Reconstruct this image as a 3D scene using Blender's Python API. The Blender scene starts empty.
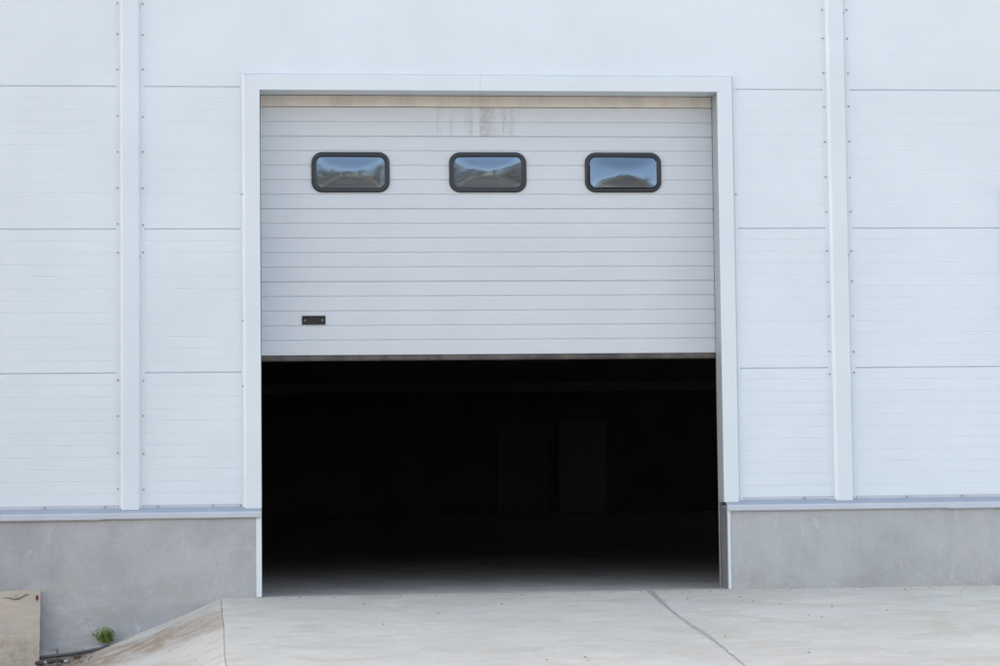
import bpy, bmesh, math, random
from mathutils import Vector, Matrix
random.seed(7)
R = math.radians
S = bpy.context.scene
COL = S.collection

# ------------------------------------------------------------------ camera, world, sun, exposure
cam = bpy.data.cameras.new('camera'); camo = bpy.data.objects.new('camera', cam); COL.objects.link(camo)
S.camera = camo
cam.sensor_width = 36.0; cam.lens = 79.2; cam.clip_start = 0.1; cam.clip_end = 2000
YAW, PITCH, ROLL = 0.09569, 0.05884, -0.01148
fw = Vector((math.sin(YAW)*math.cos(PITCH), math.cos(YAW)*math.cos(PITCH), math.sin(PITCH)))
rt = Vector((math.cos(YAW), -math.sin(YAW), 0)); up = rt.cross(fw)
rt2 = rt*math.cos(ROLL) + up*math.sin(ROLL); up2 = -rt*math.sin(ROLL) + up*math.cos(ROLL)
M = Matrix((rt2, up2, -fw)).transposed().to_4x4(); M.translation = Vector((0.2375, -18.462, 1.0908))
camo.matrix_world = M

SUN_EL, SUN_AZ = R(36), R(-60)           # azimuth from +Y (behind the building), negative = left
W = bpy.data.worlds.new('World'); S.world = W; W.use_nodes = True
nt = W.node_tree; bg = nt.nodes['Background']
sky = nt.nodes.new('ShaderNodeTexSky'); sky.sky_type = 'NISHITA'; sky.sun_disc = False
sky.sun_elevation = SUN_EL; sky.sun_rotation = SUN_AZ
sky.air_density = 1.0; sky.dust_density = 1.2; sky.ozone_density = 1.0
wb = nt.nodes.new('ShaderNodeMix'); wb.data_type = 'RGBA'; wb.blend_type = 'MULTIPLY'; wb.inputs[0].default_value = 1
wb.inputs[7].default_value = (1.36, 1.0, .745, 1)      # daylight white balance
nt.links.new(sky.outputs[0], wb.inputs[6]); nt.links.new(wb.outputs[2], bg.inputs[0]); bg.inputs[1].default_value = 0.15
sl = bpy.data.lights.new('sun', 'SUN'); sl.energy = 3.0; sl.angle = R(0.5); sl.color = (1, .95, .88)
so = bpy.data.objects.new('sun', sl); COL.objects.link(so)
tosun = Vector((math.sin(SUN_AZ)*math.cos(SUN_EL), math.cos(SUN_AZ)*math.cos(SUN_EL), math.sin(SUN_EL)))
so.rotation_euler = tosun.to_track_quat('Z', 'Y').to_euler(); so.location = (-20, 30, 40)
S.view_settings.view_transform = 'Standard'; S.view_settings.look = 'None'
S.view_settings.gamma = 1; S.view_settings.use_curve_mapping = False
S.view_settings.exposure = 2.18
S.render.engine = 'CYCLES'

# ------------------------------------------------------------------ materials
def mat(name, col, rough=.5, spec=.5, metal=0):
    m = bpy.data.materials.new(name); m.use_nodes = True
    b = m.node_tree.nodes['Principled BSDF']
    b.inputs['Base Color'].default_value = (*col, 1); b.inputs['Roughness'].default_value = rough
    b.inputs['Specular IOR Level'].default_value = spec; b.inputs['Metallic'].default_value = metal
    return m
class NB:
    """small node builder"""
    def __init__(s, m):
        s.t = m.node_tree; s.b = s.t.nodes['Principled BSDF']
        s.tc = s.t.nodes.new('ShaderNodeTexCoord').outputs['Object']
    def map(s, scale=(1,1,1), loc=(0,0,0), rot=(0,0,0)):
        n = s.t.nodes.new('ShaderNodeMapping'); n.inputs['Scale'].default_value = scale
        n.inputs['Location'].default_value = loc; n.inputs['Rotation'].default_value = rot
        s.t.links.new(s.tc, n.inputs[0]); return n.outputs[0]
    def noise(s, scale, detail=4, rough=.6, vec=None, dist=0):
        n = s.t.nodes.new('ShaderNodeTexNoise'); n.inputs['Scale'].default_value = scale
        n.inputs['Detail'].default_value = detail; n.inputs['Roughness'].default_value = rough
        n.inputs['Distortion'].default_value = dist
        s.t.links.new(vec or s.tc, n.inputs['Vector']); return n.outputs['Fac']
    def vor(s, scale, vec=None):
        n = s.t.nodes.new('ShaderNodeTexVoronoi'); n.inputs['Scale'].default_value = scale
        s.t.links.new(vec or s.tc, n.inputs['Vector']); return n.outputs['Distance']
    def ramp(s, fac, p0, p1, v0=0., v1=1.):
        n = s.t.nodes.new('ShaderNodeMapRange'); n.interpolation_type = 'SMOOTHSTEP'
        n.inputs[1].default_value = p0; n.inputs[2].default_value = p1
        n.inputs[3].default_value = v0; n.inputs[4].default_value = v1
        s.t.links.new(fac, n.inputs[0]); return n.outputs[0]
    def math(s, op, a, b):
        n = s.t.nodes.new('ShaderNodeMath'); n.operation = op
        for i, v in ((0, a), (1, b)):
            if isinstance(v, (int, float)): n.inputs[i].default_value = v
            else: s.t.links.new(v, n.inputs[i])
        return n.outputs[0]
    def xyz(s):
        n = s.t.nodes.new('ShaderNodeSeparateXYZ'); s.t.links.new(s.tc, n.inputs[0]); return n.outputs
    def mix(s, fac, a, b, mode='MIX'):
        n = s.t.nodes.new('ShaderNodeMix'); n.data_type = 'RGBA'; n.blend_type = mode
        if isinstance(fac, (int, float)): n.inputs[0].default_value = fac
        else: s.t.links.new(fac, n.inputs[0])
        for i, v in ((6, a), (7, b)):
            if isinstance(v, tuple): n.inputs[i].default_value = (*v, 1)
            else: s.t.links.new(v, n.inputs[i])
        return n.outputs[2]
    def col(s, c): s.t.links.new(c, s.b.inputs['Base Color'])
    def rough(s, c): s.t.links.new(c, s.b.inputs['Roughness'])
    def bump(s, h, strength=.3, dist=.01):
        n = s.t.nodes.new('ShaderNodeBump'); n.inputs['Strength'].default_value = strength
        n.inputs['Distance'].default_value = dist
        s.t.links.new(h, n.inputs['Height']); s.t.links.new(n.outputs[0], s.b.inputs['Normal'])

def m_cladding(name, base, rough=.42, wavy=True):
    m = mat(name, base, rough); n = NB(m)
    big = n.noise(.9, 3); fine = n.noise(6, 6, .7, n.map((1, 1, .25)))
    d = tuple(c*.955 for c in base); w = (base[0]*1.0, base[1]*.985, base[2]*.955)
    c = n.mix(n.ramp(big, .35, .65), base, d); c = n.mix(n.ramp(fine, .52, .8, 0, .5), c, w)
    # thin rain streaks and grime low down on the sheet
    st = n.noise(14, 5, .7, n.map((1, 1, .04)))
    c = n.mix(n.ramp(st, .62, .85, 0, .12), c, (base[0]*.8, base[1]*.8, base[2]*.78))
    n.col(c)
    if wavy: n.bump(n.noise(1.6, 2, .4), .10, .02)
    n.rough(n.ramp(big, .2, .8, rough-.06, rough+.1)); return m
M_WALL = m_cladding('white_cladding', (.648, .765, .838))
M_TRIM = m_cladding('white_trim', (.642, .755, .825), .36, False)
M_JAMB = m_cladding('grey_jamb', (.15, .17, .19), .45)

def m_door():
    base = (.55, .635, .695); m = mat('door_skin', base, .45); n = NB(m); x = n.xyz()
    c = n.mix(n.ramp(n.noise(1.3, 3), .35, .65), base, (.535, .612, .68))
    c = n.mix(n.ramp(n.noise(30, 6, .7, n.map((1, 1, .06))), .6, .85, 0, .18), c, (.45, .46, .49))
    # dried mortar and dust drips between x 1.4 and 2.3 on the top two strips
    inx = n.math('MULTIPLY', n.ramp(x[0], 1.36, 1.5), n.ramp(x[0], 2.3, 2.1))
    inz = n.ramp(x[2], 3.87, 3.90)
    drip = n.ramp(n.noise(9, 5, .75, n.map((1, 1, .10), (.3, 0, 0))), .48, .62)
    spk = n.ramp(n.noise(42, 6, .8), .50, .66)
    f = n.math('MULTIPLY', n.math('MULTIPLY', inx, inz), n.math('MULTIPLY', drip, n.math('ADD', n.math('MULTIPLY', spk, .6), .25)))
    c = n.mix(f, c, (.30, .33, .36))
    pt = n.math('MULTIPLY', n.math('MULTIPLY', n.ramp(x[0], 1.872, 1.878), n.ramp(x[0], 2.06, 1.90)), inz)
    c = n.mix(n.math('MULTIPLY', pt, n.ramp(n.noise(26, 6, .75), .35, .6, .15, .75)), c, (.32, .36, .39))
    n.col(c); n.bump(n.noise(140, 3, .6, n.map((1, 1, 2.2))), .12, .004); return m
M_DOOR = m_door()
def m_cream():
    m = mat('cream_strip', (.62, .655, .64), .5); n = NB(m)  # slightly warmer tone than the door skin below
    c = n.mix(n.ramp(n.noise(5, 5, .7, n.map((1, 1, .2))), .4, .7), (.66, .69, .675), (.56, .59, .58))
    n.col(c); return m
M_CREAM = m_cream()
def m_plaster():
    b = (.425, .465, .495); m = mat('plinth_render', b, .85, .3); n = NB(m); x = n.xyz()
    c = n.mix(n.ramp(n.noise(1.1, 6, .65), .38, .60), b, (.355, .385, .42))
    c = n.mix(n.ramp(n.noise(2.7, 8, .7, n.map((1, 1, .8), (4, 2, 1)), .6), .48, .66, 0, .5), c, (.47, .50, .52))
    c = n.mix(n.ramp(n.noise(9, 6, .75, n.map((1, 1, .35))), .58, .70, 0, .55), c, (.56, .59, .60))
    c = n.mix(n.ramp(n.noise(5, 5, .75, n.map((1, 1, .05), (8, 0, 0))), .53, .72, 0, .35), c, (.30, .32, .34))
    c = n.mix(n.ramp(n.noise(55, 3, .7), .68, .74, 0, .5), c, (.22, .22, .23))
    c = n.mix(n.ramp(n.noise(34, 6, .8, n.map((.7, 1, 1.3))), .45, .70, 0, .35), c, (.32, .345, .365))
    low = n.math('MULTIPLY', n.ramp(x[2], .30, .0), n.ramp(n.noise(6, 7, .8, n.map((.6, 1, 1))), .42, .62, 0, .5))
    c = n.mix(low, c, (.33, .335, .325))
    n.col(c); n.bump(n.noise(22, 8, .75), .5, .015); return m
M_PLINTH = m_plaster()
def m_slab(name, a, b2, brown=.5, drag=1.):
    m = mat(name, a, .9, .25); n = NB(m)
    c = n.mix(n.ramp(n.noise(.8, 6, .65), .36, .66), a, b2)
    c = n.mix(n.ramp(n.noise(3.5, 7, .7, n.map((1, 1.4, 1)), .5), .48, .70, 0, .6), c, (a[0]*1.12, a[1]*1.12, a[2]*1.12))
    c = n.mix(n.ramp(n.noise(.9, 6, .7, n.map((1, .7, 1), (3, 9, 0)), 1.), .53, .74, 0, brown), c, (a[0]*.86, a[1]*.79, a[2]*.69))
    # broom drag marks running across the ramp
    c = n.mix(n.ramp(n.noise(11, 7, .8, n.map((.22, 1.0, 1))), .50, .68, 0, .34*drag), c, (a[0]*.72, a[1]*.73, a[2]*.73))
    c = n.mix(n.ramp(n.noise(17, 7, .8, n.map((.45, 1.3, 1), (5, 5, 5))), .60, .68, 0, .7*drag), c, (a[0]*.50, a[1]*.50, a[2]*.49))
    c = n.mix(n.ramp(n.noise(60, 4, .8), .62, .74, 0, .6), c, (a[0]*.55, a[1]*.54, a[2]*.52))
    c = n.mix(n.ramp(n.noise(30, 6, .8, n.map((.7, 1, 1), (2, 8, 1))), .42, .62, 0, .40), c, (a[0]*.80, a[1]*.79, a[2]*.78))
    c = n.mix(n.ramp(n.noise(1.7, 7, .75, n.map((.7, 1.3, 1), (9, 1, 0)), .8), .48, .62, 0, .65), c, (a[0]*.80, a[1]*.765, a[2]*.70))
    near = n.ramp(n.xyz()[1], -.9, -.05)
    c = n.mix(n.math('MULTIPLY', near, n.ramp(n.noise(3.2, 7, .75, n.map((.5, 1.5, 1))), .42, .66, 0, .6)), c, (a[0]*.74, a[1]*.68, a[2]*.60))
    n.col(c)
    h = n.math('ADD', n.noise(35, 8, .8, n.map((.5, 1, 1))), n.math('MULTIPLY', n.noise(7, 5, .7, n.map((.4, 1.2, 1))), .8))
    c = n.mix(n.ramp(n.noise(5.5, 8, .8, n.map((1, 1.3, 1), (4, 7, 0)), 1.2), .55, .66, 0, .45), c, (a[0]*.78, a[1]*.77, a[2]*.74)); n.col(c)
    n.bump(h, .55, .014); return m
M_RAMP = m_slab('ramp_concrete', (.60, .615, .565), (.52, .535, .50), .7)
def m_flank():
    a = (.53, .555, .52); m = m_slab('flank_concrete', a, (.48, .50, .475), .6, .15); n = NB(m)
    old = n.b.inputs['Base Color'].links[0].from_socket; x = n.xyz()
    # brown soil washed down the slope in two bands
    v = n.math('ADD', n.math('MULTIPLY', x[0], 0.42), x[1])      # along-slope coordinate
    wob = n.math('MULTIPLY', n.math('SUBTRACT', n.noise(2.4, 5, .6), .5), .9)
    v = n.math('ADD', v, wob)
    band = n.math('MULTIPLY', n.ramp(v, -2.1, -1.5), n.ramp(v, -.6, -1.0))
    fib = n.ramp(n.noise(5.5, 9, .8, n.map((.8, 1.25, 1), rot=(0, 0, R(24))), .6), .36, .58)
    left = n.ramp(x[0], -.1, -1.0, .6, 1.)
    c = n.mix(n.math('MULTIPLY', n.math('MULTIPLY', band, fib), left), old, (.30, .245, .185))
    edge = n.ramp(x[0], -1.15, -1.6)
    c = n.mix(n.math('MULTIPLY', edge, n.ramp(n.noise(7, 6, .7), .3, .55)), c, (.25, .205, .16))
    c = n.mix(n.ramp(n.noise(28, 6, .8), .52, .68, 0, .35), c, (.27, .25, .22))
    n.col(c); return m
M_FLANK = m_flank()
def m_simple(name, a, b2, scale, rough=.9, bump=.5, dist=.01, detail=7, spec=.3):
    m = mat(name, a, rough, spec); n = NB(m)
    c = n.mix(n.ramp(n.noise(scale, detail, .7), .35, .65), a, b2)
    n.col(c); n.bump(n.noise(scale*3, detail, .75), bump, dist); return m
M_FLASH = m_simple('blue_grey_flashing', (.50, .57, .66), (.47, .54, .63), 3, .3, .03)
def shaded_top():
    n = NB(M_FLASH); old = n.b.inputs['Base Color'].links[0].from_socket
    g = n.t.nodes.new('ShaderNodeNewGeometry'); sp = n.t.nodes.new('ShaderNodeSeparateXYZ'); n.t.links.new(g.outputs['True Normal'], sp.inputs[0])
    # darker shade of the upward slope, put into the colour by face normal
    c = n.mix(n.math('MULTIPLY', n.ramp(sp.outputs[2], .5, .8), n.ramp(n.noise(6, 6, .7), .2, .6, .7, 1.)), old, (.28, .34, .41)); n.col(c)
shaded_top()
M_MORTAR = m_simple('joint_mortar', (.46, .475, .455), (.35, .36, .35), 14, bump=.8, dist=.02)
M_DIRT = m_simple('yard_dirt', (.22, .165, .13), (.14, .105, .085), 2.2, bump=.8, dist=.05)
M_FLOOR = m_simple('hall_floor', (.47, .465, .435), (.36, .355, .335), 1.8, .8, .3)
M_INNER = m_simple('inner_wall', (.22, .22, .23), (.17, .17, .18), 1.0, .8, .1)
M_INDOOR = mat('inner_door_paint', (.25, .28, .30), .5)
M_BEAM = mat('beam_paint', (.30, .30, .30), .6)
M_ROOF = mat('roof_sheet', (.35, .36, .38), .5)
M_RUBBER = m_simple('rubber', (.055, .055, .058), (.13, .12, .11), 3.5, .7, .3)
M_FRAME = mat('window_rubber', (.018, .027, .036), .42)
M_HANDLE = mat('black_plastic', (.006, .0085, .012), .5)
M_HANDLE2 = mat('recess_plastic', (.011, .016, .022), .6)
M_SCREW = mat('screw_steel', (.28, .31, .34), .4, metal=.5)
M_GALV = m_simple('galvanised_steel', (.40, .43, .46), (.30, .33, .36), 9, .45, .1)
M_DARKGALV = m_simple('dull_galvanised', (.19, .215, .235), (.15, .17, .19), 7, .5, .15)
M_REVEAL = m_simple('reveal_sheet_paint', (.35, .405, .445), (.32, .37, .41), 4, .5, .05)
M_BLOCK = m_simple('kerb_block', (.44, .455, .46), (.33, .345, .355), 9, .9, .6)
M_PIPE = mat('dark_pipe', (.075, .085, .095), .5)
M_CLOD = m_simple('clod_soil', (.06, .052, .045), (.11, .095, .08), 30, .95, .9)
M_PEBBLE = m_simple('pebble_stone', (.52, .52, .50), (.38, .37, .35), 30, .9, .6)
M_GRIT = m_simple('grit', (.13, .12, .11), (.22, .19, .16), 20, .95, .3)
M_BRICK = m_simple('far_brick', (.17, .085, .08), (.14, .07, .065), 3, .9, .2)
def m_board():
    a = (.50, .48, .42); m = mat('weathered_plywood', a, .8, .3); n = NB(m); x = n.xyz()
    c = n.mix(n.ramp(n.noise(3, 6, .7, n.map((.35, 1, 1.6))), .35, .65), a, (.41, .39, .345))
    c = n.mix(n.ramp(n.noise(8, 8, .8, n.map((.12, 1, 2.2), (2, 0, 5)), .8), .53, .72, 0, .75), c, (.29, .255, .215))
    c = n.mix(n.ramp(n.noise(12, 4, .6, n.map((.6, 1, 1.4), (7, 3, 5))), .66, .71, 0, .8), c, (.10, .085, .07))
    c = n.mix(n.ramp(n.noise(4, 3, .5, n.map(loc=(1, 2, 2))), .55, .7, 0, .35), c, (.52, .42, .36))
    low = n.math('MULTIPLY', n.ramp(x[2], .42, .22), n.ramp(n.noise(14, 6, .8, n.map((1, 1, .7))), .42, .62))
    c = n.mix(n.math('MULTIPLY', low, .6), c, (.31, .25, .19))
    n.col(c); n.bump(n.noise(20, 8, .8, n.map((.15, 1, 1.5))), .5, .01); return m
M_BOARD = m_board()
def m_stain(): return m_simple('rust_stain', (.20, .045, .03), (.12, .03, .025), 60)
def m_leaf():
    m = mat('weed_leaf', (.13, .27, .045), .55); n = NB(m)
    n.col(n.mix(n.ramp(n.noise(40, 3), .35, .65), (.085, .16, .03), (.20, .29, .075)))
    n.b.inputs['Transmission Weight'].default_value = 0; return m
M_LEAF = m_leaf()
M_BARK = m_simple('bark', (.13, .095, .08), (.08, .06, .05), 5, .95, .4)
M_TWIG = m_simple('autumn_leaf', (.17, .11, .075), (.12, .09, .06), 3, .9, .1)
def m_pane():
    m = bpy.data.materials.new('acrylic_pane'); m.use_nodes = True; t = m.node_tree
    t.nodes.remove(t.nodes['Principled BSDF']); o = t.nodes['Material Output']
    tr = t.nodes.new('ShaderNodeBsdfTransparent'); tr.inputs[0].default_value = (.5, .5, .52, 1)
    PB = (.48, .74, 1.0, 1)
    gl = t.nodes.new('ShaderNodeBsdfGlossy'); gl.inputs['Roughness'].default_value = .11; gl.inputs[0].default_value = PB
    df = t.nodes.new('ShaderNodeBsdfDiffuse'); df.inputs[0].default_value = (.16, .15, .165, 1)
    lw = t.nodes.new('ShaderNodeFresnel'); lw.inputs[0].default_value = 2.7
    m1 = t.nodes.new('ShaderNodeMixShader'); m1.inputs[0].default_value = .28
    m2 = t.nodes.new('ShaderNodeMixShader')
    tc = t.nodes.new('ShaderNodeTexCoord'); nz = t.nodes.new('ShaderNodeTexNoise'); nz.inputs['Scale'].default_value = 7
    nz.inputs['Detail'].default_value = 2
    bp = t.nodes.new('ShaderNodeBump'); bp.inputs['Strength'].default_value = .10; bp.inputs['Distance'].default_value = .02
    t.links.new(tc.outputs['Object'], nz.inputs['Vector']); t.links.new(nz.outputs['Fac'], bp.inputs['Height'])
    t.links.new(bp.outputs[0], gl.inputs['Normal'])
    t.links.new(tr.outputs[0], m1.inputs[1]); t.links.new(df.outputs[0], m1.inputs[2])
    t.links.new(lw.outputs[0], m2.inputs[0]); t.links.new(m1.outputs[0], m2.inputs[1]); t.links.new(gl.outputs[0], m2.inputs[2])
    t.links.new(m2.outputs[0], o.inputs['Surface']); return m
M_PANE = m_pane()

# ------------------------------------------------------------------ helpers
def link(name, me, m, parent=None, smooth=False):
    o = bpy.data.objects.new(name, me); COL.objects.link(o)
    if m: me.materials.append(m)
    if parent: o.parent = parent
    if smooth:
        for p in me.polygons: p.use_smooth = True
    return o
def mesh(name, vs, fs, m, parent=None, smooth=False, fix=True):
    me = bpy.data.meshes.new(name); me.from_pydata(vs, [], fs); me.update()
    if fix:
        b = bmesh.new(); b.from_mesh(me); bmesh.ops.recalc_face_normals(b, faces=b.faces); b.to_mesh(me); b.free()
    return link(name, me, m, parent, smooth)
def empty(name, loc=(0, 0, 0)):
    o = bpy.data.objects.new(name, None); COL.objects.link(o); o.location = loc; o.empty_display_size = .2; return o
def tag(o, label=None, cat=None, group=None, kind=None):
    for k, v in (('label', label), ('category', cat), ('group', group), ('kind', kind)):
        if v: o[k] = v
    return o
class MB:
    def __init__(s): s.v = []; s.f = []
    def add(s, vs, fs):
        k = len(s.v); s.v += [tuple(v) for v in vs]; s.f += [tuple(i+k for i in f) for f in fs]
    def box(s, x0, x1, y0, y1, z0, z1):
        s.add([(x, y, z) for x in (x0, x1) for y in (y0, y1) for z in (z0, z1)],
              [(0, 1, 3, 2), (4, 6, 7, 5), (0, 4, 5, 1), (2, 3, 7, 6), (0, 2, 6, 4), (1, 5, 7, 3)])
    def extrude(s, prof, a, b, axis='x', caps=True):
        """closed profile polygon [(y, z)] swept along x, or [(x, y)] swept along z"""
        n = len(prof)
        if axis == 'x': vs = [(a, p, q) for p, q in prof] + [(b, p, q) for p, q in prof]
        else: vs = [(p, q, a) for p, q in prof] + [(p, q, b) for p, q in prof]
        fs = [(i, (i+1) % n, (i+1) % n+n, i+n) for i in range(n)]
        if caps: fs += [tuple(range(n)), tuple(range(2*n-1, n-1, -1))]
        s.add(vs, fs)
    def tube(s, pts, r, n=8):
        pts = [Vector(p) for p in pts]; k0 = len(s.v)
        rs = r if isinstance(r, (list, tuple)) else [r]*len(pts)
        for i, p in enumerate(pts):
            d = (pts[min(i+1, len(pts)-1)] - pts[max(i-1, 0)]).normalized()
            u = d.orthogonal().normalized() if i == 0 else (u - d*u.dot(d)).normalized()
            w = d.cross(u)
            for j in range(n):
                a = 2*math.pi*j/n; s.v.append(tuple(p + (u*math.cos(a)+w*math.sin(a))*rs[i]))
        for i in range(len(pts)-1):
            for j in range(n):
                a = k0+i*n+j; b = k0+i*n+(j+1) % n; s.f.append((a, b, b+n, a+n))
        s.f.append(tuple(k0+j for j in range(n))); s.f.append(tuple(k0+(len(pts)-1)*n+j for j in reversed(range(n))))
    def build(s, name, m, parent=None, smooth=False, fix=True): return mesh(name, s.v, s.f, m, parent, smooth, fix)
def blob(name, c, r, m, seed, sub=2, squash=.7):
    b = bmesh.new(); bmesh.ops.create_icosphere(b, subdivisions=sub, radius=1); rn = random.Random(seed)
    ax = [Vector((rn.gauss(0, 1), rn.gauss(0, 1), rn.gauss(0, 1))).normalized() for _ in range(7)]; am = [rn.uniform(.08, .3) for _ in ax]
    for v in b.verts:
        k = 1 + sum(a*(abs(v.co.dot(x))-.5) for a, x in zip(am, ax)) + rn.uniform(-.06, .06)
        v.co = Vector((v.co.x*k*r, v.co.y*k*r, v.co.z*k*r*squash))
    me = bpy.data.meshes.new(name); b.to_mesh(me); b.free()
    o = link(name, me, m); o.location = c; return o

# ------------------------------------------------------------------ ground, ramp, hall floor
YARD = -.53
def yard():
    vs, fs = [], []
    # fine near the wall, coarse to the horizon
    xs = [-600, -150, -60, -20, -8, -4] + [-3+i*.05 for i in range(57)] + [1, 4, 8, 20, 60, 150, 600]
    ys = [-600, -150, -60, -30, -15, -8, -4] + [-2.5+i*.05 for i in range(51)] + [1, 30, 150, 600]
    rn = random.Random(3)
    for y in ys:
        for x in xs:
            z = YARD + (.018*math.sin(x*7+y*5)+.012*math.sin(x*17-y*13)+rn.uniform(-.012, .012) if (-3 <= x <= -.2 and -2.5 <= y <= 0) else 0)
            vs.append((x, y, z))
    n = len(xs)
    for j in range(len(ys)-1):
        for i in range(n-1): fs.append((j*n+i, j*n+i+1, (j+1)*n+i+1, (j+1)*n+i))
    o = mesh('yard_ground', vs, fs, M_DIRT, fix=False); tag(o, kind='structure'); return o
yard()
SL = .07
def rz(y): return SL*y
rnj = random.Random(11)
def jag(n, amp, seed):
    r = random.Random(seed); out = [0]*n
    for k, a in ((3, .5), (9, .3), (27, .2), (80, .12)):
        pts = [r.uniform(-1, 1) for _ in range(k+2)]
        for i in range(n):
            t = i/(n-1)*k; j = int(t); f = t-j; out[i] += a*amp*(pts[j]*(1-f)+pts[j+1]*f)
    return out
def slab(name, xl, xr, m, depth=.12, zf=None):
    """slab from the wall down to the yard; xl/xr functions of (index, y)"""
    N = 321; L = 7.4; K = 24; vs, fs = [], []
    for i in range(N):
        y = -L*i/(N-1); a, b = xl(i, y), xr(i, y)
        for k in range(K+1):
            x = a+(b-a)*k/K; z = (zf or (lambda x, y: rz(y)))(x, y); vs.append((x, y, z))
    W_ = K+1
    for i in range(N-1):
        for k in range(K): fs.append((i*W_+k, (i+1)*W_+k, (i+1)*W_+k+1, i*W_+k+1))
    base = len(vs)      # side skirts
    for i in range(N):
        for k in (0, K): x, y, z = vs[i*W_+k]; vs.append((x, y, z-depth))
    for i in range(N-1):
        fs.append((i*W_, base+2*i, base+2*i+2, (i+1)*W_)); fs.append((i*W_+K, (i+1)*W_+K, base+2*i+3, base+2*i+1))
    o = mesh(name, vs, fs, m, fix=False); tag(o, kind='structure'); return o
N_ = 321
j1, j2, j3, j4 = jag(N_, .014, 1), jag(N_, .06, 2), jag(N_, .010, 5), jag(N_, .026, 6)
for _j in (j1, j2, j3, j4):
    for _i in range(N_): _j[_i] += rnj.uniform(-.005, .005)
XB = lambda y: -.335 - .039*y
XJ = lambda y: 3.225 + .02*math.sin(y*1.3)
slab('ramp', lambda i, y: XB(y)+.003+j1[i], lambda i, y: XJ(y)-.014+j4[i], M_RAMP)
slab('ramp', lambda i, y: XJ(y)+.014+j2[i], lambda i, y: 11, M_RAMP)
def flank_z(x, y):
    d = max(0, XB(y)-x)
    return rz(y) - .378*d - .02*math.sin(d*2.2)
slab('ramp_flank', lambda i, y: XB(y)-1.75, lambda i, y: XB(y)-.003+j1[i]+min(0, j3[i]), M_FLANK, zf=flank_z)
f = MB()
for xc, w in ((XJ, .07), (XB, .05)):
    pts = [(-7.4*i/60) for i in range(61)]
    vs = []; fs = []
    for y in pts: vs += [(xc(y)-w, y, rz(y)-.0035), (xc(y)+w, y, rz(y)-.0035)]
    if xc is XB: vs = [(x - (.0 if k % 2 else 0), y, z - (.378*w if k % 2 == 0 else 0)) for k, (x, y, z) in enumerate(vs)]
    for i in range(60): fs.append((2*i, 2*i+2, 2*i+3, 2*i+1))
    f.add(vs, fs)
tag(f.build('ramp_joint', M_MORTAR, fix=False), kind='structure')
f = MB(); f.box(-14, 24, 0.0, 28.9, -.15, -.0015)
o = f.build('hall_floor', M_FLOOR); tag(o, kind='structure')

# ------------------------------------------------------------------ warehouse
wh = empty('warehouse', (0, 0, 0))
tag(wh, 'white metal clad warehouse with grey rendered plinth and half open roller door', 'warehouse')
X0, X1 = -13.0, 23.0
CS1, CS2 = -1.0745, 4.9455            # centre lines of the two vertical cover strips
def clad_panel(x0, x1, z0, z1, g=.001, depth=.12):
    """horizontal sandwich panel: fine grooves every 10 cm and a recessed joint at the top"""
    pr = [(depth, z0), (0.008, z0), (.008, z0+.004), (0, z0+.0075)]
    z = z1 - .1
    zs = []
    while z > z0+.03: zs.append(z); z -= .1
    for z in reversed(zs): pr += [(0, z-.0035), (g, z-.0012), (g, z+.0012), (0, z+.0035)]
    pr += [(0, z1-.008), (.003, z1-.005), (.008, z1-.002), (depth, z1-.002)]
    b = MB(); b.extrude(pr, x0, x1); return b.build('wall_panel', M_WALL, wh)
SE = [5.468-1.2*k for k in range(4)]   # 5.468 4.268 3.068 1.868
rows = [(.745, SE[3], .0022), (SE[3], SE[2], .0018), (SE[2], SE[1], .0013)]
for z0, z1, g in rows:
    for a, b_ in ((X0, CS1), (CS1, 0.0), (3.9, CS2), (CS2, X1)):
        clad_panel(a+.002, b_-.002, z0, z1, g)
for a, b_ in ((X0, CS1), (CS1, CS2), (CS2, X1)):
    clad_panel(a+.002, b_-.002, SE[1], SE[0], .0006)
    clad_panel(a+.002, b_-.002, SE[0], 6.668, .0009)
    clad_panel(a+.002, b_-.002, 6.668, 7.868, .0009)
    clad_panel(a+.002, b_-.002, 7.868, 8.7, .0009)

def screw_bm(x, y, z, r=.0078):
    b = bmesh.new()
    bmesh.ops.create_cone(b, cap_ends=True, segments=14, radius1=r, radius2=r*.95, depth=.003, matrix=Matrix.Translation((0, 0, .0015)))
    bmesh.ops.create_cone(b, cap_ends=True, segments=6, radius1=r*.62, radius2=r*.55, depth=.007, matrix=Matrix.Translation((0, 0, .006)))
    bmesh.ops.transform(b, matrix=Matrix.Translation((x, y, z)) @ Matrix.Rotation(R(90), 4, 'X'), verts=b.verts)
    me = bpy.data.meshes.new('screw'); b.to_mesh(me); b.free(); return me
SCREW = screw_bm(0, 0, 0)
first = [True]
def screw(x, y, z, parent):
    me = SCREW
    o = bpy.data.objects.new('screw', me); COL.objects.link(o)
    if first[0]: me.materials.append(M_SCREW); first[0] = False
    o.parent = parent; o.location = (x, y, z); o.rotation_euler = (0, random.uniform(0, 3), 0); return o

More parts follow.
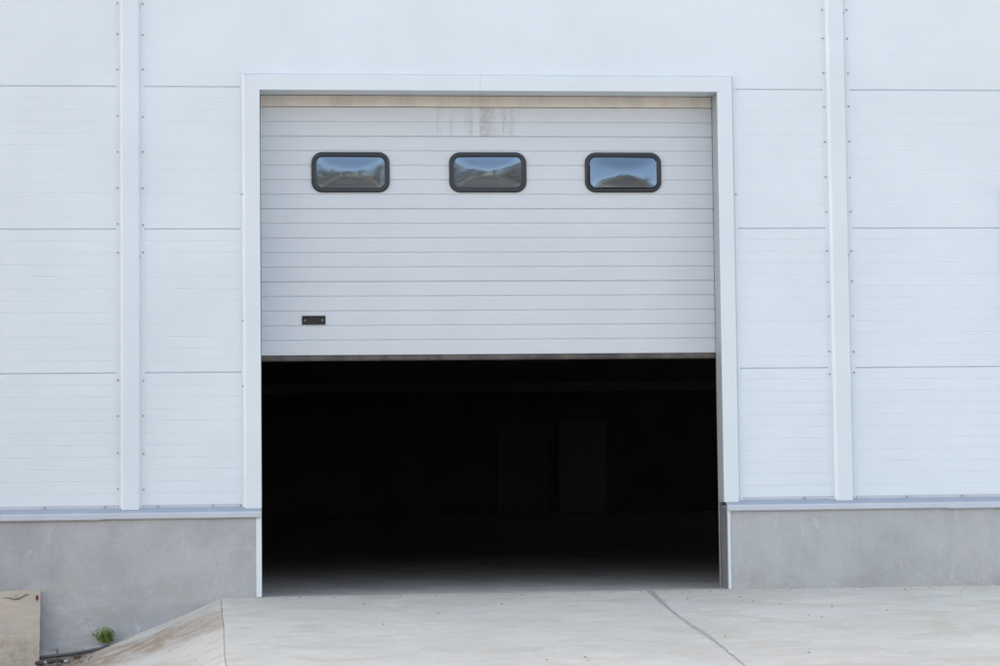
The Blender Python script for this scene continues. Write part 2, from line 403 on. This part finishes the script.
def strip(xa, xb, splices, screws):
    """hat-shaped vertical cover strip: flanges, sloped sides, raised face; in lengths lapped at the splices"""
    cuts = [.735] + sorted(splices) + [8.69]; c = MB()
    for i in range(len(cuts)-1):
        o = .0012*(len(cuts)-i); t = .002
        pr = [(xa-.040, -.0005), (xa-.040, -.002-o*.3), (xa-.004, -.002-o*.3), (xa+.018, -.030-o), (xb-.018, -.030-o), (xb-.004, -.0035), (xb-.002, -.0008), (xb+.005, -.0008), (xb+.006, -.002-o*.3), (xb+.040, -.002-o*.3), (xb+.040, -.0005)]
        c.extrude(pr, cuts[i]+(0 if i == 0 else -.012), cuts[i+1], 'z')
    st = c.build('cover_strip', M_TRIM, wh)
    for x, z in screws: screw(x, -.005, z, st)
    return st
zl = [4.969, 4.71, 4.41, 4.018, 3.716, 3.413, 3.112, 2.873, 1.811, 1.513, 1.206, .909, .765]
strip(-1.153, -.996, [2.844, 4.944], [(-1.180, z) for z in zl] + [(-.970, z+random.uniform(-.01, .01)) for z in zl])
zr = [4.963, 4.715, 4.414, 4.118, 3.815, 3.511, 3.21, 2.872, 2.605, 2.309, 2.008, 1.816, .768]
strip(4.866, 5.026, [2.846, 4.942], [(4.838, z) for z in zr] + [(5.052, z+random.uniform(-.01, .01)) for z in zr])

# door surround: three mitred lengths with an outer flange, raised face and a return into the reveal
OX, OZ, FWD = 3.9, 4.24, .137
def trim_side(x_in, sgn, z0):
    """vertical jamb trim; sgn -1 = left side of opening"""
    prof = [(0, .22), (0, -.028), (.003, -.031), (FWD-.014, -.031), (FWD+.004, -.009), (FWD+.008, -.006), (FWD+.026, -.0045), (FWD+.026, -.0005), (.02, -.0005), (.02, .22)]
    if sgn > 0: prof[4:6] = [(FWD-.005, -.008), (FWD-.003, -.001), (FWD+.004, -.001), (FWD+.005, -.006)]
    vs = []; n = len(prof)
    for d, y in prof: vs.append((x_in+sgn*d, y, z0))
    for d, y in prof: vs.append((x_in+sgn*d, y, OZ+d-.0005))
    fs = [(i, (i+1) % n, (i+1) % n+n, i+n) for i in range(n)] + [tuple(range(n)), tuple(range(2*n-1, n-1, -1))]
    return mesh('door_surround', vs, fs, M_TRIM, wh)
tl = trim_side(0, -1, .735); tr_ = trim_side(OX, 1, .735)
def trim_top():
    prof = [(0, .22), (0, -.028), (.003, -.031), (FWD-.014, -.031), (FWD+.004, -.009), (FWD+.008, -.006), (FWD+.026, -.0045), (FWD+.026, -.0005), (.02, -.0005), (.02, .22)]
    prof[4:6] = [(FWD-.005, -.008), (FWD-.003, -.001), (FWD+.004, -.001), (FWD+.005, -.006)]
    b = MB(); n = len(prof)
    for xa, xb, off in ((None, 1.864, 0), (1.8655, None, .0)):
        vs = []
        for d, y in prof: vs.append(((-d+.0005) if xa is None else xa, y-off, OZ+d))
        for d, y in prof: vs.append(((OX+d-.0005) if xb is None else xb, y-off, OZ+d))
        b.add(vs, [(i, (i+1) % n, (i+1) % n+n, i+n) for i in range(n)] + [tuple(range(n)), tuple(range(2*n-1, n-1, -1))])
    # small lap plate over the joint of the two lengths
    return b.build('door_surround', M_TRIM, wh)
tt = trim_top()
for z in (3.36,):
    screw(-.152, -.005, z, tl); screw(4.052, -.005, z, tr_)
for z in (2.3, 1.75): screw(-.150, -.005, z, tl)
for xr in (.0003, 3.8982):
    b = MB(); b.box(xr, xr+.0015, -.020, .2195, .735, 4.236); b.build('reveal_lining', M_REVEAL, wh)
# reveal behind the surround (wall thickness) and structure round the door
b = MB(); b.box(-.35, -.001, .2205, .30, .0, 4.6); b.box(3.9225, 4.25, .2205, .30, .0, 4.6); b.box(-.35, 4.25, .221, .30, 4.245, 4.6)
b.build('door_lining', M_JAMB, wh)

# base flashing: drip sheet over the plinth, in lapped lengths
def flashing(x0, x1, cuts, scr):
    xs = [x0] + cuts + [x1]; b = MB()
    for i in range(len(xs)-1):
        o = .0018*(i % 2); dz = -.005*(i % 2); n0 = 1.25
        pr = [(-.0006, .775), (-.002-o, .775), (-.002-o, .750), (-.058-o, .718), (-.067-o, .710), (-.070-o, .700), (-.070-o, .668+dz), (-.066-o, .660+dz), (-.060, .660+dz), (-.060, .700), (-.0006, .728)]
        b.extrude(pr, xs[i]-(.03 if i else 0), xs[i+1])
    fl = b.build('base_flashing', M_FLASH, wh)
    for x in scr: screw(x, -.005-.002, .762, fl)
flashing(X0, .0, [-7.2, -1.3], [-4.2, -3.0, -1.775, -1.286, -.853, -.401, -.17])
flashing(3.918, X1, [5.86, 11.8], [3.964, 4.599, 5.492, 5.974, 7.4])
# plinths
def plinth(x0, x1):
    b = MB(); b.box(x0, x1, -.045, .28, -1.0, .70); o = b.build('plinth', M_PLINTH, wh)
    bm = bmesh.new(); bm.from_mesh(o.data)
    bmesh.ops.bevel(bm, geom=[e for e in bm.edges], offset=.006, segments=2, affect='EDGES'); bm.to_mesh(o.data); bm.free(); return o
plinth(X0, -.004); plinth(3.928, X1)
def corner_trim(x, sgn, w=.042):
    """angle strip capping the plinth corner beside the door"""
    b = MB(); t = .002
    b.extrude([(x, -.012), (x, -.0485), (x+sgn*w, -.0485), (x+sgn*(w+.002), -.0465), (x+sgn*.004, -.0455), (x+sgn*.0035, -.012)], .003, .690, 'z')
    return b.build('corner_trim', M_TRIM, wh)
corner_trim(-.001, -1); corner_trim(3.925, 1, .018)
for xr in (-.0035, 3.9245):
    b = MB(); b.box(xr, xr+.003, -.011, .284, .003, .69); b.build('reveal_sheet', M_DARKGALV, wh)

# rest of the building: side and rear walls, roof, inner lining, beam and a door at the far end
b = MB(); b.box(X0, X0+.2, .30, 29.4, -.5, 8.7); b.build('side_wall', M_WALL, wh)
b = MB(); b.box(X1-.2, X1, .30, 29.4, -.5, 8.7); b.build('side_wall', M_WALL, wh)
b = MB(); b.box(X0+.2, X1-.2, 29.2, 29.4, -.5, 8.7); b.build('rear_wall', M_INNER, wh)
def roof():
    xs = [X0-.1, 11.0, 13.5, X1+.1]; ys = [-.12, 19.0, 20.2, 29.5]; vs, fs = [], []
    for z in (8.705, 8.95):
        for y in ys:
            for x in xs: vs.append((x, y, z))
    I = lambda i, j, k: k*16+j*4+i
    for j in range(3):
        for i in range(3):
            if (i, j) == (1, 1): continue  # unseen roof opening, added to let faint light into the hall
            fs.append((I(i, j, 0), I(i, j+1, 0), I(i+1, j+1, 0), I(i+1, j, 0))); fs.append((I(i, j, 1), I(i+1, j, 1), I(i+1, j+1, 1), I(i, j+1, 1)))
    for i in range(3):
        fs.append((I(i, 0, 0), I(i+1, 0, 0), I(i+1, 0, 1), I(i, 0, 1))); fs.append((I(i, 3, 0), I(i, 3, 1), I(i+1, 3, 1), I(i+1, 3, 0)))
        fs.append((I(0, i, 0), I(0, i, 1), I(0, i+1, 1), I(0, i+1, 0))); fs.append((I(3, i, 0), I(3, i+1, 0), I(3, i+1, 1), I(3, i, 1)))
    for a, b_ in (((1, 1), (2, 1)), ((2, 1), (2, 2)), ((2, 2), (1, 2)), ((1, 2), (1, 1))):
        fs.append((I(*a, 0), I(*b_, 0), I(*b_, 1), I(*a, 1)))
    mesh('roof', vs, fs, M_ROOF, wh)
roof()
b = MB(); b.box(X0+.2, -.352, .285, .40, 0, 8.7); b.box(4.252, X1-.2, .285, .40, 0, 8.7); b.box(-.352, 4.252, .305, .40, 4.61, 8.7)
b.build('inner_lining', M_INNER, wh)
b = MB(); b.box(-.35, -.001, .1205, .34, -1.0, -.003)
b = MB(); b.box(-4, 14, 28.86, 29.19, 2.62, 2.82); b.build('wall_beam', M_BEAM, wh)
b = MB(); b.box(6.06, 7.10, 29.12, 29.195, .0, 1.97); idr = b.build('inner_door', M_INDOOR, wh)
b = MB(); b.box(6.92, 7.0, 29.06, 29.115, .95, .99); b.build('door_lever', M_SCREW, idr)
M_INDOOR2 = mat('inner_panel_paint', (.205, .212, .225), .5)
b = MB(); b.box(4.72, 5.80, 29.14, 29.195, .0, 1.95); b.build('inner_panel', M_INDOOR2, wh)
# vertical guide tracks of the door, inside the reveal
for x in (-.09, 3.925):
    b = MB(); b.box(x, x+.07, .305, .312, 0, 4.3); b.box(x if x > 0 else x+.064, x+.006 if x > 0 else x+.07, .312, .36, 0, 4.3)
    b.build('guide_track', M_GALV, wh)

# ---- sectional door, raised half way
DY = .225                              # plane of the door skin
def door_skin():
    zb, zt = 2.018, 4.137
    lines = [4.137-.1245*k for k in range(1, 18)]
    pr = [(DY+.04, zb), (DY, zb), ]
    for k, z in reversed(list(enumerate(lines))):
        joint = (k % 5 == 1)
        w, d = (.0085, .010) if joint else (.0065, .0065)
        if z-.03 <= zb+.01: continue
        pr += [(DY, z-.027), (DY+.0022, z-.0245), (DY+.0026, z-w), (DY+d, z-w*.5), (DY+d, z+w*.3), (DY, z+w*.5)]
    pr += [(DY, zt), (DY+.04, zt)]
    b = MB(); b.extrude(pr, .004, 3.896); return b.build('overhead_door', M_DOOR, wh)
door = door_skin()
b = MB(); b.extrude([(DY+.04, 4.143), (DY+.001, 4.143), (DY-.002, 4.150), (DY-.002, 4.236), (DY+.04, 4.2365)], .004, 3.896)
b.build('top_strip', M_CREAM, door)['label'] = 'cream coloured top strip'
b = MB(); b.extrude([(DY+.038, 2.016), (DY+.002, 2.016), (DY+.002, 2.000), (DY-.004, 1.990), (DY-.004, 1.976), (DY+.004, 1.968), (DY+.030, 1.968), (DY+.038, 1.978)], .006, 3.894)
b.build('bottom_seal', M_RUBBER, door)

def rrect(w, h, r, n=8):
    pts = []
    for cx, cz, a0 in ((w-r, h-r, 0), (-w+r, h-r, 90), (-w+r, -h+r, 180), (w-r, -h+r, 270)):
        for i in range(n+1):
            a = R(a0+90*i/n); pts.append((cx+r*math.cos(a), cz+r*math.sin(a)))
    return pts
def window(cx, cz, tx=0, tz=0):
    w, h = .334, .174
    # moulded rubber frame: rings of a rounded rectangle at growing inset
    rings = [(0, 0.003), (0.001, -.010), (.006, -.016), (.014, -.018), (.034, -.018), (.041, -.014), (.044, -.006), (.045, .004)]
    vs, fs = [], []; n = None
    for ins, y in rings:
        p = rrect(w-ins, h-ins, max(.095-ins, .02)); n = len(p); vs += [(cx+x, DY+y, cz+z) for x, z in p]
    for k in range(len(rings)-1):
        for i in range(n): fs.append((k*n+i, k*n+(i+1) % n, (k+1)*n+(i+1) % n, (k+1)*n+i))
    mesh('window_frame', vs, fs, M_FRAME, door, smooth=True, fix=True)
    # domed pane
    vs, fs = [], []; a, bb, rr = w-.044, h-.044, .052
    K = 14; ring0 = rrect(a, bb, rr)
    vs.append((cx, DY-.020-abs(tz)*.13-abs(tx)*.29, cz))
    for k in range(1, K+1):
        t = k/K
        for x, z in ring0:
            X, Z = x*t, z*t
            q = (1-(X/a)**2*.999)*(1-(Z/bb)**2*.999)
            vs.append((cx+X, DY-.002-abs(tz)*.13-abs(tx)*.29-.018*q+tx*X+tz*Z, cz+Z))
    m_ = len(ring0)
    for i in range(m_): fs.append((0, 1+i, 1+(i+1) % m_))
    for k in range(K-1):
        for i in range(m_): fs.append((1+k*m_+i, 1+(k+1)*m_+i, 1+(k+1)*m_+(i+1) % m_, 1+k*m_+(i+1) % m_))
    mesh('window_pane', vs, fs, M_PANE, door, smooth=True)
for cx, tx, tz in ((.767, .008, .022), (1.942, -.02, .012), (3.114, .02, .125)): window(cx, 3.577, tx, tz)
def handle():
    x0, x1, z0, z1 = .346, .545, 2.276, 2.352; xm0, xm1, zm0, zm1 = x0+.036, x1-.036, z0+.012, z1-.012
    y = DY-.007
    b = MB()
    for a in ((x0, xm0, z0, z1), (xm1, x1, z0, z1), (xm0, xm1, z0, zm0), (xm0, xm1, zm1, z1)): b.box(a[0], a[1], y, DY+.002, a[2], a[3])
    h = b.build('handle_plate', M_HANDLE, door)
    b = MB(); b.box(xm0, xm1, DY-.003, DY+.004, zm0, zm1); b.build('handle_recess', M_HANDLE2, door)
    for x in (x0+.026, x1-.026):
        me = SCREW.copy(); me.materials.clear(); me.materials.append(M_GALV)
        o = bpy.data.objects.new('handle_screw', me); COL.objects.link(o); o.parent = door; o.location = (x, y-.0005, (z0+z1)/2); o.scale = (.9, .9, .9)
handle()

# window at the right edge of the view: only its left trim shows
b = MB()
wx, wz0, wz1 = 6.362, 2.32, 3.45
def wtrim(p, q):
    b.add([], [])
b.extrude([(wx, -.0005), (wx, -.006), (wx+.022, -.008), (wx+.030, -.034), (wx+.11, -.034), (wx+.11, -.0005)], wz0+.0, wz1, 'z')
wt = b.build('side_window', M_TRIM, wh)
b = MB(); b.box(wx+.112, wx+1.5, -.034, -.0005, wz1-.11, wz1); b.box(wx+.112, wx+1.5, -.034, -.0005, wz0, wz0+.11); b.box(wx+1.502, wx+1.61, -.034, -.0005, wz0, wz1)
b.build('window_trim', M_TRIM, wt)
b = MB(); b.box(wx+.112, wx+1.5, -.012, -.001, wz0+.112, wz1-.112); b.build('window_glass', M_FRAME, wt)

# ------------------------------------------------------------------ things on the ground at the left
# kerb blocks at the foot of the plinth
def block(x0, x1, zt, label, seed):
    o = MB(); o.box(x0, x1, -.115, -.048, -.62, zt); ob = o.build('kerb_block', M_BLOCK)
    bm = bmesh.new(); bm.from_mesh(ob.data); bmesh.ops.bevel(bm, geom=list(bm.edges), offset=.006, segments=2, affect='EDGES')
    bmesh.ops.subdivide_edges(bm, edges=[e for e in bm.edges if e.calc_length() > .2], cuts=10)
    rn = random.Random(seed)
    for v in bm.verts: v.co += Vector((rn.uniform(-.002, .002), rn.uniform(-.003, .003), rn.uniform(-.003, .003)))
    bm.to_mesh(ob.data); bm.free()
    tag(ob, label, 'kerb block', 'pale kerb blocks at the foot of the plinth'); return ob
block(-1.660, -1.27, -.368, 'longer pale concrete kerb block ending under the green weed', 1)
block(-2.30, -1.664, -.402, 'lower pale concrete kerb block running behind the plywood board', 2)
b = MB(); b.tube([(-2.4, -.135, -.505), (-1.95, -.135, -.468), (-1.80, -.135, -.452), (-1.55, -.132, -.428), (-1.32, -.125, -.392), (-1.24, -.11, -.37)], .013, 10)
tag(b.build('pipe', M_PIPE, smooth=True), 'thin dark pipe lying along the front of the kerb blocks', 'pipe')
# plywood board
bd = empty('board', (-2.25, -.20, -.60)); tag(bd, 'weathered beige plywood board leaning upright against the grey plinth', 'board')
def board():
    b = bmesh.new(); bmesh.ops.create_grid(b, x_segments=60, y_segments=50, size=.5)
    rn = random.Random(4)
    W2, H = 1.0, .70
    for v in b.verts:
        x, z = (v.co.x+.5), (v.co.y+.5)
        X = -.55+x*W2; Z = z*H
        if x > .995: X += rn.uniform(-.004, .003)
        if z > .995: Z += rn.uniform(-.004, .003)+.004*math.sin(x*9)
        v.co = Vector((X, .008*math.sin(x*3)+rn.uniform(-.0006, .0006), Z))
    r = bmesh.ops.extrude_face_region(b, geom=list(b.faces))
    for g in r['geom']:
        if isinstance(g, bmesh.types.BMVert): g.co.y += .018
    bmesh.ops.recalc_face_normals(b, faces=b.faces)
    me = bpy.data.meshes.new('panel'); b.to_mesh(me); b.free()
    return link('panel', me, M_BOARD, bd)
bp_ = board()
# torn veneer flap with a dark crack line, rusty nail hole
b = MB(); b.tube([(.14, -.002, .645), (.20, .0, .640), (.245, .0, .628), (.275, .0, .632), (.305, .0, .648), (.335, .0, .668), (.36, 0, .662)], [.001, .0025, .003, .004, .003, .003, .0008], 6)
b.build('crack', M_CLOD, bd)
b = MB(); b.add([(.235+x, -.004-.004*abs(z), .655+z) for x, z in ((-.01, -.02), (.012, -.022), (.016, .004), (.006, .024), (-.006, .02))], [(0, 1, 2, 3, 4)])
b.add([(.235+x, .002, .655+z) for x, z in ((-.01, -.02), (.012, -.022), (.016, .004), (.006, .024), (-.006, .02))], [(4, 3, 2, 1, 0)])
b.build('veneer_flap', M_PEBBLE, bd)
b = MB(); b.tube([(.423, -.0035, .638), (.4225, .006, .638)], [.015, .015], 14)
st = b.build('nail_hole', m_stain(), bd); st.scale = (.8, 1, 1.55); st.location = (.085, 0, -.35)
bd.rotation_euler = (R(-9), 0, 0)
# weed
def weed():
    root = empty('weed', (-1.275, -.075, -.345)); tag(root, 'small bright green weed growing where ramp side meets plinth', 'weed')
    rn = random.Random(9); lf, stm = MB(), MB()
    for k in range(46):
        a = rn.uniform(0, 2*math.pi); lean = rn.uniform(.02, .42) ; L = rn.uniform(.05, .13)
        if k > 42: a = rn.uniform(2.8, 3.4); lean = rn.uniform(.5, .9); L = rn.uniform(.10, .14)
        bx = Vector((rn.uniform(-.03, .035), rn.uniform(-.02, .02), 0))
        pts = []
        for i in range(6):
            t = i/5; r_ = L*math.sin(lean)*t*(1+.3*t); h = L*math.cos(lean)*t - .035*t*t*lean
            pts.append(bx+Vector((math.cos(a)*r_, math.sin(a)*r_*.6-.015*t, h)))
        stm.tube(pts, [.0014, .0012, .001, .0009, .0007, .0004], 5)
        for i in range(1, 6):
            for sd in (-1, 1):
                p = pts[i]; b_ = a+sd*rn.uniform(.6, 1.5); ll = rn.uniform(.02, .042)*(1.15-i*.1); wv = ll*.34
                d = Vector((math.cos(b_), math.sin(b_)*.7, rn.uniform(-.5, .35))).normalized()
                s_ = d.cross(Vector((rn.uniform(-.5, .5), rn.uniform(-.9, -.3), rn.uniform(.2, 1)))).normalized()
                m1 = p+d*ll*.5
                lf.add([p, m1+s_*wv+Vector((0, 0, .002)), p+d*ll, m1-s_*wv], [(0, 1, 2, 3)])
    stm.build('stem', M_LEAF, root); lf.build('foliage', M_LEAF, root, fix=False)
weed()
# clods, pebbles, grit
clods = [(-1.50, -.17, -.448, .032, 'dark lump of soil at the tip of the ramp side beside the pipe'),
         (-1.63, -.20, -.474, .029, 'dark lump of soil in the middle of the rubble by the kerb'),
         (-1.70, -.22, -.478, .036, 'largest dark lump of soil in front of the lower kerb block'),
         (-1.79, -.25, -.490, .034, 'dark lump of soil touching the plywood board')]
for i, (x, y, z, r, l) in enumerate(clods):
    tag(blob('soil_clod', (x, y, z), r, M_CLOD, 20+i, squash=.62), l, 'clod', 'dark soil lumps by the kerb')
for i, (x, y, r) in enumerate([(-1.14, -.085, .012), (-1.105, -.10, .015), (-1.065, -.08, .011), (-1.17, -.11, .009)]):
    tag(blob('pebble', (x, y, flank_z(x, y)+r*.35), r, M_PEBBLE, 40+i), ['pale pebble nearest the weed but one, smaller, on the ramp edge', 'largest pale pebble of the few right of the green weed', 'pale pebble farthest from the green weed on the ramp edge', 'tiny pale pebble touching the green weed'][i], 'pebble', 'pale pebbles beside the weed')
for i, (x, y, z, r_, l) in enumerate([(-1.58, -.23, -.478, .018, 'pale broken stone between the dark soil lumps'), (-1.745, -.235, -.486, .016, 'smaller pale stone chip close to the plywood board')]):
    tag(blob('stone_chip', (x, y, z), r_, M_PEBBLE, 60+i, squash=.6), l, 'stone chip', 'pale stone chips in the rubble')
g = MB(); rn = random.Random(21)
def gritp(x, y, z, r):
    vs = []
    for s_ in ((1, 0, 0), (-1, 0, 0), (0, 1, 0), (0, -1, 0), (0, 0, .7), (0, 0, -.5)):
        k = r*rn.uniform(.6, 1.3); vs.append((x+s_[0]*k, y+s_[1]*k, z+s_[2]*k))
    g.add(vs, [(0, 2, 4), (2, 1, 4), (1, 3, 4), (3, 0, 4), (2, 0, 5), (1, 2, 5), (3, 1, 5), (0, 3, 5)])
for k in range(230):
    y = -rn.random()**1.3*6; x = rn.uniform(-.15, 9)
    gritp(x, y, rz(y)+.001, rn.choice((.002, .003, .003, .004, .005, .010)))
for k in range(90):                     # along the foot of the right plinth and the door line
    x = rn.uniform(3.95, 9) if k % 2 else rn.uniform(0, 3.9); y = -.06-abs(rn.gauss(0, .09)); gritp(x, y, rz(y)+.001, rn.uniform(.003, .009))
for k in range(60):
    x = rn.uniform(.1, 3.8); y = rn.uniform(.05, 2.0); gritp(x, y, -.003, rn.uniform(.004, .010))
for k in range(60):
    y = -rn.random()*3; x = XB(y)-rn.uniform(.05, 1.4); gritp(x, y, flank_z(x, y)+.001, rn.choice((.002, .003, .003, .005, .008)))
for k in range(260):
    x = rn.uniform(-2.2, -1.35); y = rn.uniform(-.5, -.12); z = max(YARD+.01, flank_z(x, y)) ; gritp(x, y, z, rn.uniform(.005, .017))
tag(g.build('grit', M_GRIT, fix=False), 'loose dark grit and crumbs scattered over ramp and ramp edge', 'grit', kind='stuff')

# ------------------------------------------------------------------ across the yard, behind the camera (mirrored in the door panes)
def tree(seed, H):
    root = empty('bare_tree'); rn = random.Random(seed); tk, cr = MB(), MB()
    tk.tube([(0, 0, 0), (rn.uniform(-.1, .1), 0, H*.3), (rn.uniform(-.3, .3), rn.uniform(-.3, .3), H*.62), (rn.uniform(-.4, .4), 0, H*.97)], [.24, .18, .10, .02], 8)
    ends = []
    for k in range(26):
        z = H*rn.uniform(.22, .9); a = rn.uniform(0, 6.28); L = (H-z*.75)*rn.uniform(.25, .5)
        p0 = Vector((0, 0, z)); d = Vector((math.cos(a), math.sin(a), rn.uniform(.4, 1.1))).normalized()
        p1 = p0+d*L*.5; p2 = p0+d*L+Vector((0, 0, .2*L)); tk.tube([p0, p1, p2], [.06, .04, .012], 5)
        ends += [(p1, L), (p2, L)]
    for p, L in ends:
        for j in range(26):
            d = Vector((rn.gauss(0, 1), rn.gauss(0, 1), rn.gauss(.3, .8))).normalized()*rn.uniform(.3, 1.3)
            q = p+d; s_ = d.cross(Vector((rn.gauss(0, 1), rn.gauss(0, 1), rn.gauss(0, 1)))).normalized()*rn.uniform(.02, .05)
            cr.add([p+d*.2, q+s_, q+d*.35, q-s_], [(0, 1, 2, 3)])
            e = q; r1 = rn.uniform(.06, .14)
            cr.add([e+Vector((rn.gauss(0, r1), rn.gauss(0, r1), rn.gauss(0, r1))) for _ in range(3)], [(0, 1, 2)])
    tk.build('trunk', M_BARK, root, smooth=True); cr.build('crown', M_TWIG, root, fix=False)
    return root
protos = [tree(1, 9.5), tree(2, 8.0)]
def copy_tree(r0):
    r = r0.copy(); COL.objects.link(r)
    for ch in r0.children: c = ch.copy(); COL.objects.link(c); c.parent = r
    return r
kids = {p: list(p.children) for p in protos}
rn = random.Random(5); used = set()
spots = [(-36+i*4.2+rn.uniform(-1, 1), -44+rn.uniform(-4, 4)) for i in range(17)] + [(-13, -27), (-17.5, -30), (11.5, -38)]
for i, (x, y) in enumerate(spots):
    p = protos[i % 2]
    t = p if i < 2 else copy_tree(p)
    t.location = (x, y, YARD); t.rotation_euler = (0, 0, rn.uniform(0, 6)); s_ = rn.uniform(1.25, 1.7); t.scale = (s_, s_, s_)
    tag(t, 'bare brown tree in the row across the yard from the warehouse', 'tree', 'bare trees across the yard')
hs = empty('brick_house', (19.5, -27, YARD)); tag(hs, 'red brick house across the yard beside the bare trees', 'house')
b = MB(); b.box(-5, 5, -4, 4, 0, 11); b.build('wall', M_BRICK, hs)
b = MB(); b.extrude([(-4.4, 11.002), (4.4, 11.002), (0, 14)], -5.3, 5.3); b.build('roof', M_BRICK, hs)
for x in (-3, 0, 3):
    for z in (1.5, 5.2):
        b = MB(); b.box(x-.6, x+.6, 4.001, 4.06, z, z+1.6); b.build('window', M_FRAME, hs)
